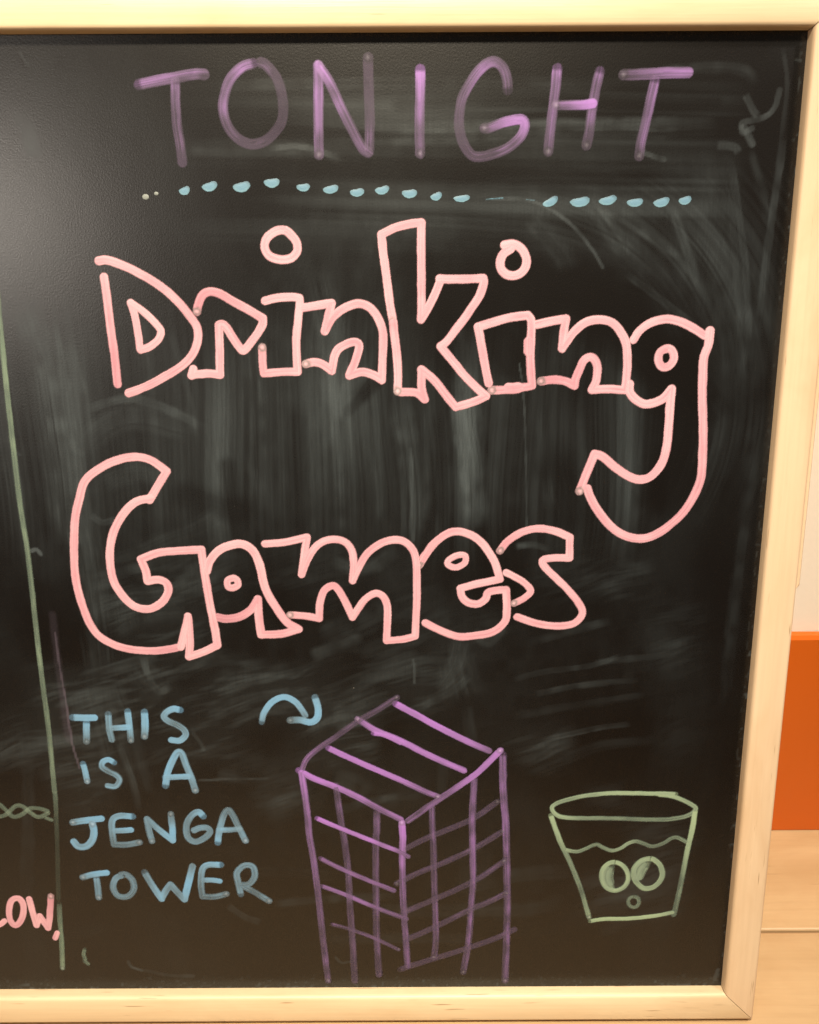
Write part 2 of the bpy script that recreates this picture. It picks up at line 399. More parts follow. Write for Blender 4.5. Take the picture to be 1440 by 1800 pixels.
('g',1.92629,0.5,0.3,"-143.5,-186.3 -124.2,-185.5 -97.2,-184.9"),
('g',23.1586,0.5,0.4,"-43.4,-188.2 -35.7,-192.5"),
('g',9.31289,0.45,0.7,"-47.7,-209.7 -32.1,-204.2 -4.9,-198.3"),
('g',10.0119,0.3,0.8,"22.1,-169.4 20.3,-199.3"),
('g',11.3821,0.3,0.8,"37.1,-132.1 41.2,-161.1"),
('g',9.58674,0.45,0.7,"-97.4,-283.3 -65.3,-279.8 -9.4,-276.9"),
('g',5.61702,0.45,0.7,"-129.5,-284 -117.9,-293.3 -106.1,-298"),
('g',11.8854,0.22,0.7,"-120,-255.8 -48.9,-260.7"),
('g',15.8543,0.35,0.7,"62.1,-261.4 93.8,-258.4 113.6,-258.5"),
('g',16.0122,0.25,0.8,"-33.5,-288.3 70.7,-288.9 110.4,-279.9"),
('g',12.1266,0.2,0.8,"-66.2,-311.4 51,-312.1"),
('g',12.0677,0.2,0.7,"131.6,-307.9 174.9,-289.5"),
('w',24.2878,0.4,0.2,"-191.1,-305.9 -111.3,-325.3"),
('g',2.03756,0.8,0.3,"-203.1,-329.5 -200.6,-334.3 -193.5,-337.2"),
('g',2.8596,0.25,0.3,"-191.4,-337.2 -173.4,-341.6 -157.1,-342.2"),
('g',2.04904,0.9,0.2,"-281.7,-349.2 -276.3,-348.7"),
('g',2.03455,0.4,0.3,"-54.5,-327.1 -50.5,-331.4 -42.4,-330.5"),
('g',3.27168,0.9,0.3,"219.6,-339.2 217.8,-347.4"),
('g',1.59223,0.5,0.3,"217.8,259.2 220.4,258.9"),
('g',1.59039,0.35,0.3,"-215.9,265 -214.3,261.5 -212.2,258"),
('w',2.86473,0.8,0.1,"-214.7,263.9 -215.2,259.8 -213,256.3"),
('g',14.2523,0.4,0.4,"-218.3,230.2 -213.5,215.1"),
('g',10.3448,0.3,0.5,"-41.2,75 -20.1,92"),
]
def build_panel():
    xs = np.concatenate([np.linspace(L * 1000 - 3, -306, 12), np.arange(-305, 226.6, .8)]); ys = np.concatenate([np.arange(-354.5, 276.6, .8)])
    ny, nx = len(ys), len(xs)
    G = np.zeros((ny, nx)); Pp = np.zeros((ny, nx)); Wp = np.zeros((ny, nx)); X, Y = np.meshgrid(xs, ys)
    def sm(a, lo, hi): t = np.clip((a - lo) / (hi - lo), 0, 1); return t * t * (3 - 2 * t)
    # cloth streaks running down the middle of the board
    xw = X + (vnoise(X / 60, Y / 90, 31) - .5) * 14 - Y * .015
    st = .34 * vnoise(xw / 1.1, Y / 160, 32) + .30 * vnoise(xw / 2.7, Y / 140 + 9, 33) + .36 * vnoise(xw / 8, Y / 120, 34)
    mask = sm(Y, -55, 30) * sm(-Y, -150, -60) * sm(-X, -175, -120) * (.25 + .9 * vnoise(X / 30, Y / 70, 35))
    G += (.36 * np.clip((st - .30) * 1.8, 0, 1) + .06) * mask
    bands = vnoise(xw / 19 + 7, Y / 400 + 3, 53)
    G += .50 * np.clip((bands - .52) * 2.6, 0, 1) * mask * (.55 + .9 * np.clip((st - .3) * 2, 0, 1))
    # arcs swept by a hand in the upper right
    rr = np.hypot(X - 60, (Y - 60)); ang = np.arctan2(Y - 60, X - 60)
    st = .4 * vnoise(rr / 1.4 + 50, ang * 3 + 20, 36) + .3 * vnoise(rr / 3.5, ang * 2.5 + 9, 37) + .35 * vnoise(rr / 11, ang * 2 + 5, 38)
    mask = sm(rr, 95, 120) * sm(-rr, -240, -150) * sm(X, 20, 120) * sm(-Y, -225, -150) * sm(Y, -30, 90) * (.3 + .8 * vnoise(X / 25, Y / 40, 39))
    G += .44 * np.clip((st - .34) * 2.0, 0, 1) * mask
    # cloudy wisps, lower half, slanting up to the right
    a_ = RAD(17); xr, yr = X * math.cos(a_) + Y * math.sin(a_), -X * math.sin(a_) + Y * math.cos(a_)
    xr2 = xr + 7 * vnoise(X / 22, Y / 22, 41); yr2 = yr + 5 * vnoise(X / 26 + 4, Y / 24, 42)
    wi = .45 * vnoise(xr2 / 34, yr2 / 11, 43) + .30 * vnoise(xr2 / 16, yr2 / 3.6, 44) + .28 * vnoise(xr2 / 10, yr2 / 1.3, 45)
    mask = sm(-Y, 10, 60) * sm(Y, -330, -230) * sm(-X, -215, -150) * sm(vnoise(X / 45 + 2, Y / 40, 46), .35, .95)
    G += .62 * (np.clip((wi - .44) * 2.0, 0, 1) * mask + .16 * mask)
    # level strokes behind the top word
    yb = Y + X * .02 + 9 * vnoise(X / 90, Y / 70, 52)
    st = .28 * vnoise(X / 150, yb / 2.2, 47) + .72 * vnoise(X / 120 + 3, yb / 9, 48)
    G += .30 * np.clip((st - .42) * 2.2, 0, 1) * sm(Y, 150, 175) * sm(-Y, -255, -235) * sm(X, -160, -20) * sm(-X, -200, -170)
    # dust along the bottom lip and in the corner
    G += .9 * sm(-Y, 349, 353) * sm(vnoise(X / 2.2, Y / 2, 49), .62, .9) + .6 * sm(vnoise(X / 1.5, Y / 1.5, 50), .8, .95) * sm(-Y, 338, 352)
    G += .7 * sm(X, 218, 223) * sm(vnoise(X / 1.2, Y / 2.5, 51), .74, .95)
    order = [s for s in SMEARS if s[0] == 'g' and s[1] > 60] + [s for s in SMEARS if s[0] == 'w'] + [s for s in SMEARS if s[0] == 'p' or (s[0] == 'g' and s[1] <= 60)]
    for q, (kind, wd_, I, st, pts) in enumerate(order):
        hw = wd_ / 2; line = smooth_line(parse(pts), max(1.0, hw * .3)); reach = hw * 1.35
        D = np.full((ny, nx), 1e9); S = np.zeros((ny, nx)); Tt = np.zeros((ny, nx))
        total = dist_field(line, reach, xs, ys, D, S, Tt)
        jj, ii = np.nonzero(D < reach)
        if not len(jj): continue
        j0, j1, i0, i1 = jj.min(), jj.max() + 1, ii.min(), ii.max() + 1
        D, S, Tt = D[j0:j1, i0:i1], S[j0:j1, i0:i1], Tt[j0:j1, i0:i1]; x, y = X[j0:j1, i0:i1], Y[j0:j1, i0:i1]
        wob = vnoise(x / 9 + 3 * q, y / 9, 11) * .5 + vnoise(x / 3.1, y / 3.1 + q, 12) * .25
        d = D / hw * (.75 + wob * .55)
        f = np.clip((1.0 - d) / (.75 if wd_ > 6 else .4), 0, 1); f = f * f * (3 - 2 * f); f[D > 1e8] = 0
        s_ = S + (vnoise(Tt / 22, y * 0 + q, 13) - .5) * 1.6
        fine = .42 * vnoise(s_ / .85, Tt / 90 + q, 14 + q) + .40 * vnoise(s_ / 2.4, Tt / 80 + q, 15 + q) + .40 * vnoise(s_ / 7.5, Tt / 70, 16 + q)
        streak = np.clip((fine - .30) * 2.1, 0, 1.25)
        ends = np.clip(Tt / (total * .12 + .01), 0, 1) * np.clip((total - Tt) / (total * .15 + .01), 0, 1) if st > .45 else 1
        patch = .6 + .55 * vnoise(x / 17 + q * 7, y / 26, 17)
        soft = .25 + .9 * vnoise(x / 6 + q, y / 8, 18)
        val = I * (1 if kind != 'g' or wd_ < 7 else 1.0 if st > .85 and wd_ > 20 else .6) * f * ((1 - st) + st * streak) * patch * ends * (soft if kind == 'g' else 1)
        if kind == 'w':
            G[j0:j1, i0:i1] *= 1 - np.clip(val * 1.2, 0, 1); Wp[j0:j1, i0:i1] = np.maximum(Wp[j0:j1, i0:i1], np.clip(val * 1.3, 0, 1))
        elif kind == 'p': Pp[j0:j1, i0:i1] = np.maximum(Pp[j0:j1, i0:i1], val)
        else: G[j0:j1, i0:i1] += val * (1 - .4 * G[j0:j1, i0:i1])
    idx = np.arange(ny * nx).reshape(ny, nx)
    quads = np.stack([idx[:-1, :-1], idx[:-1, 1:], idx[1:, 1:], idx[1:, :-1]], -1).reshape(-1, 4)
    co = np.stack([X, Y, np.zeros_like(X)], -1).reshape(-1, 3) / 1000
    me = bpy.data.meshes.new('board_panel')
    me.vertices.add(len(co)); me.vertices.foreach_set('co', co.ravel())
    me.loops.add(quads.size); me.loops.foreach_set('vertex_index', quads.ravel())
    me.polygons.add(len(quads)); me.polygons.foreach_set('loop_start', np.arange(0, quads.size, 4)); me.polygons.foreach_set('loop_total', np.full(len(quads), 4))
    me.update()
    a = me.color_attributes.new('residue', 'FLOAT_COLOR', 'POINT')
    a.data.foreach_set('color', np.stack([(G - .10 * G * G) * .52, Pp, Wp, np.ones_like(G)], -1).ravel())
    return me
child('board_panel', build_panel(), panel_m)
bk = mesh('backing_sheet', [(x, y, z) for z in (-.004, -.0012) for x, y in ((L - .004, B - .004), (R_ + .004, B - .004), (R_ + .004, T + .004), (L - .004, T + .004))],
          [(3, 2, 1, 0), (4, 5, 6, 7), (0, 1, 5, 4), (1, 2, 6, 5), (2, 3, 7, 6), (3, 0, 4, 7)])
back_m = NT('hardboard_back'); back_m.b.inputs['Base Color'].default_value = (.16, .09, .05, 1)
child('backing_sheet', bk, back_m.m)

# frame rails: one profile swept along each side, cut at 45 degrees
RP = [(-.0015, FB), (-.0015, -.0006), (0, -.0004), (0, .0060), (.0003, .0074), (.0012, .0085), (.0026, FT),
      (FW - .0024, FT), (FW - .0010, FT - .0006), (FW - .0002, FT - .0018), (FW, FT - .003), (FW, FB + .001), (FW - .001, FB)]
def rail(name, side, mat):
    V = []; n = len(RP); gap = .00030
    NS = 24
    for k in range(NS + 1):
        t = k / NS
        for o, z in RP:
            if side in 'tb':
                x = (L - o + gap) * (1 - t) + (R_ + o - gap) * t; y = T + o if side == 't' else B - o
            else:
                y = (B - o + gap) * (1 - t) + (T + o - gap) * t; x = R_ + o if side == 'r' else L - o
            V.append((x, y, z))
    Fc = []
    for k in range(NS):
        for i in range(n):
            a, b = k * n + i, k * n + (i + 1) % n
            q = (a, b, b + n, a + n); Fc.append(q if side in 'tl' else q[::-1])
    cap = tuple(range(n)); cap2 = tuple(range(NS * n, NS * n + n))
    Fc += [cap[::-1], cap2] if side in 'tl' else [cap, cap2[::-1]]
    me = mesh(name, V, Fc)
    me.polygons.foreach_set('use_smooth', [True] * len(me.polygons)); me.set_sharp_from_angle(angle=RAD(38))
    o = child('frame_rail', me, mat); return o
for i, (side, m_) in enumerate((('t', wood_h), ('b', wood_h), ('r', wood_v), ('l', wood_v))):
    rail('frame_rail', side, m_)['seed'] = 1.7 * i + .3
# thin batten fixed to the outer side of the right rail
v0, v1, x0, x1 = -.052, T + FW - .004, R_ + FW, R_ + FW + .0030
bt = mesh('side_batten', [(x, y, z) for z, s_ in ((FB, 0), (FT - .0045, 0), (FT - .0030, .001)) for x, y in ((x0, v0 + s_), (x1 - s_, v0 + .004 + s_), (x1 - s_, v1), (x0, v1))],
          [(3, 2, 1, 0), (0, 1, 5, 4), (1, 2, 6, 5), (2, 3, 7, 6), (3, 0, 4, 7), (4, 5, 9, 8), (5, 6, 10, 9), (6, 7, 11, 10), (7, 4, 8, 11), (8, 9, 10, 11)])
child('side_batten', bt, wood_v)['seed'] = 4.4

# ------------------------------------------------------------------ liquid chalk writing
# full-density colour, thin-film colour, opacity when thin, opacity when full
PAL = {
    'pink':   ((.60, .35, .405), (.46, .21, .265), .92, 1.0),
    'purple': ((.37, .165, .56), (.14, .10, .175), .30, .93),
    'blue':   ((.15, .34, .56), (.15, .23, .30), .42, .94),
    'green':  ((.30, .40, .26), (.16, .215, .175), .42, .92),
    'paleblue': ((.13, .35, .50), (.14, .26, .34), .6, 1.0),
}
INK = [   # (name, label, colour, parent drawing, [(width mm, density along it, ends, centre line), ...])
('letter','purple capital letter T that starts the top word','purple','',[
 (6.39,[0.39,0.35,0.27],'',"-151,248.2 -141.1,250 -130.1,251.8 -119.2,253.5 -113.9,253.3"),
 (6.14,[0.35,0.27,0.11],'',"-130.5,249.3 -131,238.8 -130.9,226.4 -129.8,216.2 -129.2,207"),
]),
('letter','faint purple letter O of the top word','purple','',[
 (6.11,[0.4,0.42,0.32,0.15,0.0,-0.04,-0.06,0.0,0.1],'',"-86.1,258.8 -92.7,256.8 -99.7,250.3 -103.6,240.9 -104.2,233 -101.6,225.1 -96.4,219.4 -89.9,216.6 -82.5,217.7 -76.2,222.2 -71.5,228.4 -70.2,236.2 -71.1,244.6 -73.8,251.8 -79,257.9 -81.9,259.3"),
]),
('letter','purple capital letter N of the top word','purple','',[
 (6.12,[0.31,0.43,0.51],'s',"-50.8,210.7 -50.5,229.4 -50,246.1 -49.9,257.4"),
 (6.13,[0.51,0.35,0.19,0.15],'',"-49.9,257.7 -43.9,248.9 -37.1,234.9 -30.1,221.4 -25.6,214 -22.6,211.7"),
 (6.11,[0.19,0.11,0.0,0.0],'e',"-22,212.2 -21.4,229.3 -21.7,246 -21.9,261.4"),
]),
('letter','bright purple letter I of the top word','purple','',[
 (6.12,[0.95,0.63,0.35,0.23],'e',"7.4,255.2 7.2,240.3 7,226.9 7.1,211"),
]),
('letter','purple capital letter G of the top word','purple','',[
 (6.13,[0.11,0.23,0.51,0.35,0.19,0.11,0.11,0.11,0.27,0.59,0.55,0.19],'e',"56.7,244.5 56,250.1 53.5,256.1 48.7,259.1 42.7,256.7 36.8,250.2 31.5,241.3 29.4,231.3 29.9,222.2 33,214.3 37.9,209.4 45.9,209.9 55.6,213 63.4,218.7 66.5,224.3 65.6,228.3 61.3,228.6 54.1,227.2 46.8,224.6 43.8,224.4"),
]),
('letter','purple capital letter H of the top word','purple','',[
 (6.13,[0.51,0.35,0.23,0.19],'e',"84,255.4 83.5,245.5 82.1,231 81,219.7 80.4,211.8"),
 (6.12,[0.43,0.39,0.27,0.19],'e',"108,253.7 106.1,244.3 104.2,230.9 103.4,221.9 102.3,215.1"),
 (5.79,[0.19,0.59,0.95],'s',"84.1,236.3 91.3,236.3 99.8,236.5 104.8,237.1"),
]),
('letter','purple capital letter T that ends the top word','purple','',[
 (6.39,[0.11,0.35,0.59,0.59],'s',"121.5,252 132.7,252.2 145.8,252.9 157.8,252.9"),
 (6.14,[0.55,0.43,0.35,0.15],'e',"139.3,248.8 137.6,239.7 135.3,226.2 133.4,217.2 132.7,209.2"),
]),
('divider_dash','','paleblue','',[
 (0.79,[0.2,0.7,0.3],'',"45.2,186 49.9,186.4 54.9,186.7"),
]),
('divider_dash','','paleblue','',[
 (0.66,[0.3,0.1],'',"68.5,185.8 73.4,185.4"),
]),
('letter','pink outlined capital D beginning the big upper word','pink','',[
 (5.61,[0.75,0.6,0.55],'',"-181.9,152.9 -177.7,153.3 -171.4,151.5 -162.4,147.6 -153.4,142.7 -144.5,136.5 -136.6,128.9 -130.5,121 -126.7,114.6 -126.3,108.1 -128.8,100.6 -133.1,95 -138.2,90.8 -146.1,86.1 -155.1,81.4 -163,77.9 -170.4,75.4"),
 (5.61,[0.9,0.7,0.35,0.3],'',"-179.5,143.6 -179,133.2 -178.2,114.8 -177.2,98 -176.7,80.8"),
 (5.1,[0.9,0.85],'',"-165,128.7 -162.9,119.4 -162,110.1 -161.5,101.9"),
 (5.1,[0.9,0.9,0.7],'',"-165,128.7 -159.5,124.9 -154.2,120.2 -149.4,114.7 -148.2,111.4 -150.2,107.3 -155.4,103.1 -161.1,101.2"),
]),
('letter','pink outlined letter r of the upper word','pink','',[
 (5.62,[0.2,0.6,0.7,0.9],'s',"-126.1,123.5 -125.1,127.4 -122.1,132.9 -117.5,134.9 -111.9,133.8 -104.7,129.6 -95.5,124.5 -87,119.4* -87.5,115.3 -92.5,107.9 -97.5,102.1 -99.5,100.5 -101.3,101.9 -105.3,108 -109.2,114.5 -111.8,116 -113.3,115.4* -113.6,105.2 -113.9,95.8 -114.3,86.1* -121.2,86.9 -128.9,86.3 -131.6,85.7* -130.2,89.5"),
]),
('letter','pink outlined letter i nearest the D, with its ring dot','pink','',[
 (5.45,[0.8,0.8,0.6],'e',"-85.2,129.5 -79.3,130.9 -71.7,131.5 -65.7,131.2 -64.5,129 -66.2,116.1 -67.5,105 -67.5,95.6 -67.2,87.6* -76.2,87.6 -87.8,86.7* -88.2,93.8 -88,102.3"),
 (5.66,[0.8,0.85],'',"-72,169.5 -77.3,168.9 -82.5,165.2 -84.1,160.1 -81.5,155.2 -75.1,153 -69,153.8 -65.2,157.4 -65.2,162.3 -67.7,166.2 -72,169.5"),
]),
('letter','pink outlined letter n left of the tall k','pink','',[
 (5.63,[0.8,0.7,0.6,0.7],'e',"-63.5,125.3 -55.9,126.4 -45.6,127.9* -47.6,120.8 -50.1,111.6* -46.8,117.6 -41,123.3 -34.3,126.7 -28.7,127.6 -23.1,125.3 -18.4,119.7 -15.5,111.4 -15.4,102.1 -15.9,92.7 -16.3,82.3* -21.8,85.6 -28.4,87.3 -36.1,85.2* -33.1,91.8 -30.3,99.4 -29.8,103.6 -32.4,105.2 -37.2,104.1 -42,101.3 -44.6,97.1 -46.6,88.1* -51.7,91.9 -56.9,93.4 -62.2,92.3"),
]),
('letter','pink outlined tall letter k of the upper word','pink','',[
 (5.54,[0.8,0.7,0.6,0.8],'s',"-9.2,116.5 -10.8,126.1 -13,143.4 -14.7,156.8 -15.5,166.8* -7.6,170.5 1.6,172.7 7.8,173.3* 7.6,161.2 7.7,143.3 7.7,129.7 7.5,118.2* 11.3,124.2 15.5,132.4 18.7,140.1"),
 (5.65,[0.7,0.75,0.7,0.6],'',"18.5,141.6 25.7,141.4 34.1,141.4 44.2,141.8* 44.6,139 42.2,131.8 37.1,124 29.7,114 23.1,105.6 19.1,102.4* 25.1,95.3 33.7,84.9 41.5,77.2 47.1,72.4* 39.7,69.1 28.6,65.8* 22.3,73.5 15.6,82.1 7.7,88.6* 7.7,83.1 7.9,76.4 9.6,70.5* 5,74.5 -0.8,75 -5.1,75.1"),
 (5.66,[0.5,0.8,0.9],'e',"-9.2,116.2 -8.2,106.7 -7.1,97.4 -6.5,85.1 -6.9,75.6"),
]),
('letter','pink outlined letter i right of the k, with its ring dot','pink','',[
 (5.65,[0.8,0.7,0.4,0.5],'e',"41.8,113.7 50.5,116.3 61.1,119.1 71.1,120.4* 73.4,116.5 73.4,103.9 73.4,93.4 74.9,78.5* 67.4,77.1 58.8,76.1 50.3,75.9"),
 (7.26,[0.3,0.2,0.4],'',"60.7,77 63.3,76.9 66.3,77.3"),
 (6.5,[0.35,0.4],'',"72.1,104.8 72.2,99.2"),
 (5.66,[0.9,0.7,0.6],'',"41.6,113.7 43.8,103 46.1,90.4 48.4,80.2"),
 (5.69,[0.8,0.85],'',"56.5,160.6 61.7,161.1 66.5,158.3 69.4,153.3 68.8,147.7 64.7,143.7 59.5,143.4 55.2,146.3 54.1,150.8 55.8,155.4 60.2,158.5"),
]),
('letter','pink outlined letter n before the long tailed g','pink','',[
 (5.66,[0.8,0.75,0.7,0.2],'e',"76.9,114.9 84.5,116.6 94,118.2* 93,110.1 92.3,100.7* 95,104.9 99.8,111.1 106.3,116.1 114.2,117.5 121.7,115.7 127.3,110 130.9,102.6 132,91 131.8,81.4 131.2,75.5* 122.5,76.3 111.3,75.9* 113.7,81.5 114.1,88.9 112.2,94 109.3,95.5 105.6,93.4 103.2,87.9 101.2,82.6 100.6,78.5* 95.3,81 87.8,82.1 80.2,81.3"),
]),
('letter','pink outlined letter g with a long hooked tail','pink','',[
 (5.62,[0.9,0.8],'',"135,105.6 138.4,111 144.5,115.5 152.3,117.6 160.3,116.7 168.5,113.4 177.6,107.9"),
 (5.99,[0.9,0.7,0.6,0.55,0.6,0.7],'',"180.6,110.7 180.3,103 178.1,95.1 178,86.4 178.9,70.4 180.5,54.1 181.5,37.6 181.5,20.9 177.4,8.2 170.6,-2.8 160.4,-12.3 150.6,-17.4 140.5,-17.4 129.4,-12.1 119.7,-1.7 113.8,7.7 111.1,14.5"),
 (5.95,[0.7,0.7,0.9,0.8],'s',"106.4,12.9 109.5,22.1 114.7,36.3* 119.7,34.6 127.4,28.3 136.8,22 144.7,20 151.6,23.2 156.9,31.1 159.1,41.9 159.5,54.2 159.5,66.4 159.7,76.1* 155.2,70.5 149.3,67.7 143.3,67.1 137.4,70.6 134.4,74.6 134,79.1"),
 (5.49,[0.65,0.65],'',"156.2,100.4 151.7,98.4 150.6,93.7 153.1,89.6 157.1,89.9 159.9,94 159.1,98.4 156.2,100.4"),
]),
('letter','large pink outlined capital G beginning the lower word','pink','',[
 (5.78,[0.9,0.75,0.6,0.7,0.7,0.4],'',"-162.7,8.8 -150.7,26.8* -159.7,33.7 -169.7,36 -182.3,33.5 -192.8,28.4 -202,20.9 -206.4,9.9 -210.5,-4.1 -213.1,-25.5 -213.7,-43.6 -210.7,-62 -205.6,-77 -196.9,-85.8 -183.1,-91 -167.8,-92.3 -157,-91.1 -149.8,-89.6"),
 (5.83,[0.85,0.8,0.75,0.9],'',"-162.4,9.7 -170.8,7.7 -179.3,0.4 -186.6,-11.3 -190.4,-25.6 -190.2,-41.3 -185.9,-52.3 -178.4,-61 -169.2,-63.5 -160.7,-59.8 -155.3,-52.5 -155.7,-46.4 -160.8,-43.7 -167.8,-44.5* -168.5,-37.8 -171.1,-29.9* -159.5,-25.8 -147.9,-24.6 -132.2,-23.8* -131.1,-38 -129.1,-58.8 -126.6,-77.4 -125.7,-88.5* -133.4,-92.5 -144.6,-96.5* -143.4,-84.9 -143.5,-68.6* -146.9,-81.1 -149.5,-89.6"),
]),
('letter','pink outlined letter a of the lower word','pink','',[
 (6.03,[0.9,0.8,0.7,0.7,0.4],'',"-129.6,-38 -126.9,-30.8 -120.1,-23.8 -108.4,-20.1 -100.5,-23.7 -96.1,-32.7 -92.5,-50.4 -87.1,-61.5 -80.2,-72.4 -72.4,-77.7* -83.1,-80.8 -96.7,-81.4* -97.7,-68.9 -97.8,-57.1* -102.4,-63.9 -109.7,-68.8 -118,-70.4 -124.4,-69.3"),
 (5.1,[0.8,0.8],'',"-112.8,-42.9 -116.6,-44.4 -116.5,-48.4 -113.6,-49.4 -110.2,-47.6 -110.5,-44.4 -112.8,-42.9"),
]),
('letter','pink outlined wide letter m of the lower word','pink','',[
 (5.46,[0.85,0.75,0.7,0.8,0.6],'e',"-91.7,-20.3 -79.3,-19.2 -64.9,-16.1* -66.7,-25.6 -69.1,-40.7* -64.9,-30.1 -58.4,-21.2 -49.7,-17.6 -41.3,-19.2 -36.7,-25.4 -35.8,-35.1 -36.7,-44.9* -33,-36.8 -26.3,-26.3 -16.4,-19.5 -6.3,-18.3 0.6,-22.8 4,-32.1 4.4,-56.7 3.2,-83* -5.3,-85.2 -15.3,-86* -14.7,-73.3 -14.6,-62.4 -17.2,-55.8 -22.3,-53.6 -28.7,-57.4 -33.6,-64 -37.2,-69.8* -41.4,-59.8 -46.2,-50.7 -49.7,-48.2 -54.9,-51.4 -57.9,-59.7 -58.7,-70.6* -66.9,-68.8 -77.6,-67.9"),
]),
('letter','pink outlined letter e of the lower word','pink','',[
 (5.66,[0.5,0.85,0.75,0.7,0.7],'s',"6,-35 9.9,-28.1 16.9,-19.2 26.2,-13.3 35.5,-13.7 44.8,-19.4 52.8,-30.7 56.1,-38.9 57.7,-44.6* 43.7,-47.4 32.4,-50.6* 33.5,-56.1 37.5,-60.2 43.8,-61.1 48.5,-57.8 50.3,-53.3 56.3,-52 61.8,-51.7* 62.5,-65.4 61.1,-73.7 53.6,-80.4 42.5,-82.9 31.4,-83.4 20.2,-79.4 9.9,-74"),
 (4.71,[0.8,0.8],'',"30.9,-28.3 35.3,-29 34.9,-33.6 29.4,-36.5 24.4,-34.6 25,-31.4 30.9,-28.3"),
]),
('letter','pink outlined letter s that ends the lower word','pink','',[
 (5.45,[0.4,0.8,0.8,0.75,0.6],'s',"57.4,-25.6 61.9,-19.5 71.1,-13.4 81.8,-11.2 92.7,-13.2 101.4,-17* 101.6,-30.5* 91.7,-30.5 85.2,-31.7 85.2,-35 90.5,-41 100.3,-50.6 108.5,-60.6 111.4,-68.1 105.9,-74.8 94.9,-76.5 82.1,-74.7 69.3,-70.1"),
 (5.11,[0.5,0.8],'s',"67,-60.9 73.7,-57.1 77.5,-52.5 73.5,-47.2 67.1,-43.1 61.6,-40.2"),
]),
('letter','pale blue capital T beginning the first small line','blue','',[
 (5.3,[0.7,0.9],'',"-224.7,-139.3 -216.9,-139.6 -210.3,-139.5"),
 (4.94,[0.9,0.5,0.2],'e',"-215.9,-142.8 -217.1,-156.9"),
]),
('letter','pale blue capital H of the first small line','blue','',[
 (4.93,[0.4,0.3,0.2],'',"-200.9,-137.1 -201.1,-147.2 -200.1,-155.6"),
 (4.93,[0.8,0.6,0.1],'e',"-187.9,-135.1 -187.4,-145.8 -187.3,-156.2"),
 (4.55,[0.4,0.9],'',"-200.2,-147.2 -193.8,-146.9 -188.3,-146.4"),
]),
('letter','pale blue letter I of the first small line','blue','',[
 (5.31,[0.7,0.8,0.4],'e',"-176.8,-135.6 -177,-145.9 -178,-153.4"),
]),
('letter','pale blue letter S of the first small line','blue','',[
 (4.93,[1.0,0.5,0.3,0.5,0.7],'',"-152.8,-134.3 -157.4,-133.5 -162.1,-135.9 -163.9,-139.1 -161.3,-142.4 -155.5,-145.3 -151.2,-148.9 -150.5,-152.9 -154.7,-156.4 -160.2,-156.1"),
]),
('letter','pale blue letter I of the second small line','blue','',[
 (4.61,[0.8,0.5],'e',"-220.9,-173.2 -219.9,-179.9 -219.2,-186.5"),
]),
('letter','pale blue letter S of the second small line','blue','',[
 (4.61,[0.9,0.5,0.2,0.4,0.6],'',"-199.9,-172.6 -203.5,-170.4 -207.5,-172.1 -208.2,-176 -204.2,-179.2 -199.1,-182.2 -197.4,-185.9 -200.7,-190.4 -205.7,-189.9"),
]),
('letter','pale blue letter A standing alone in the second small line','blue','',[
 (5.19,[0.7,0.8,0.5,0.4,0.5],'e',"-166.5,-190.1 -164.6,-180.9 -160.9,-172.1 -157.1,-165.5 -154,-166 -151.5,-175.1 -148.7,-184 -146.4,-193.7"),
 (4.62,[0.7,0.8],'',"-166.4,-183.9 -159.4,-183.6 -150.7,-183.2"),
]),
('letter','pale blue letter J of the third small line','blue','',[
 (5.26,[0.4,0.9,0.9],'s',"-231.9,-217.7 -222.5,-216.1 -212.2,-214.8"),
 (5.49,[0.7,0.6,0.7],'s',"-218.7,-218.9 -218.1,-225 -220.1,-231.9 -224.6,-236.2 -229.8,-236.4 -232.6,-232.6"),
]),
('letter','pale blue letter E of the third small line','blue','',[
 (5.08,[0.8,0.4,0.2,0.3],'e',"-190.5,-213.3 -199.2,-212.9 -204.5,-215.9 -205.6,-224.3 -205.1,-235* -196.9,-235.1 -187.5,-233.3"),
 (4.69,[0.5,0.9],'',"-204.2,-224.3 -197.4,-224 -192.6,-223.6"),
]),
('letter','pale blue letter N of the third small line','blue','',[
 (5.08,[0.3,0.4,0.4,0.9,0.8,0.2],'se',"-178.7,-232.4 -180.2,-224.4 -180.9,-215.3* -175.5,-221.4 -169.1,-227.6 -164.4,-231.9* -164,-221.5 -164.4,-211.6"),
]),
('letter','pale blue letter G of the third small line','blue','',[
 (5.08,[0.9,0.4,0.3,0.4,0.3],'',"-142.2,-213.5 -145.2,-210.2 -149.8,-212.4 -154.1,-220 -154,-229.2 -149.1,-233.1 -142.1,-230 -138.4,-225.5 -140.3,-222.4 -145,-222.4 -149.2,-224.2"),
]),
('letter','pale blue letter A that ends the third small line','blue','',[
 (5.08,[0.8,0.5,0.3,0.3,0.5],'e',"-133.5,-233.9 -131.5,-223.2 -128.2,-212.6 -124.6,-208.8 -121.5,-214.1 -117.9,-223.3 -114.3,-232.5"),
 (4.69,[0.6,0.3],'',"-132,-224 -125.4,-224 -117.9,-223.3"),
]),
('letter','pale blue capital T beginning the fourth small line','blue','',[
 (5.15,[0.3,0.8,0.9],'s',"-228.9,-260.6 -220.8,-258.3 -212.2,-257.1"),
 (4.97,[0.5,0.3],'e',"-219.6,-260.6 -219.3,-269.3 -219.3,-276.9"),
]),
('letter','pale blue letter O of the fourth small line','blue','',[
 (5.16,[0.4,0.3,0.3],'',"-200.2,-258.9 -205.9,-261.5 -208.6,-268.6 -205.7,-275.7 -198.8,-276.1 -194.2,-270.3 -194.8,-263.1 -198.8,-258.7 -202.3,-258.7"),
]),
('letter','pale blue letter W of the fourth small line','blue','',[
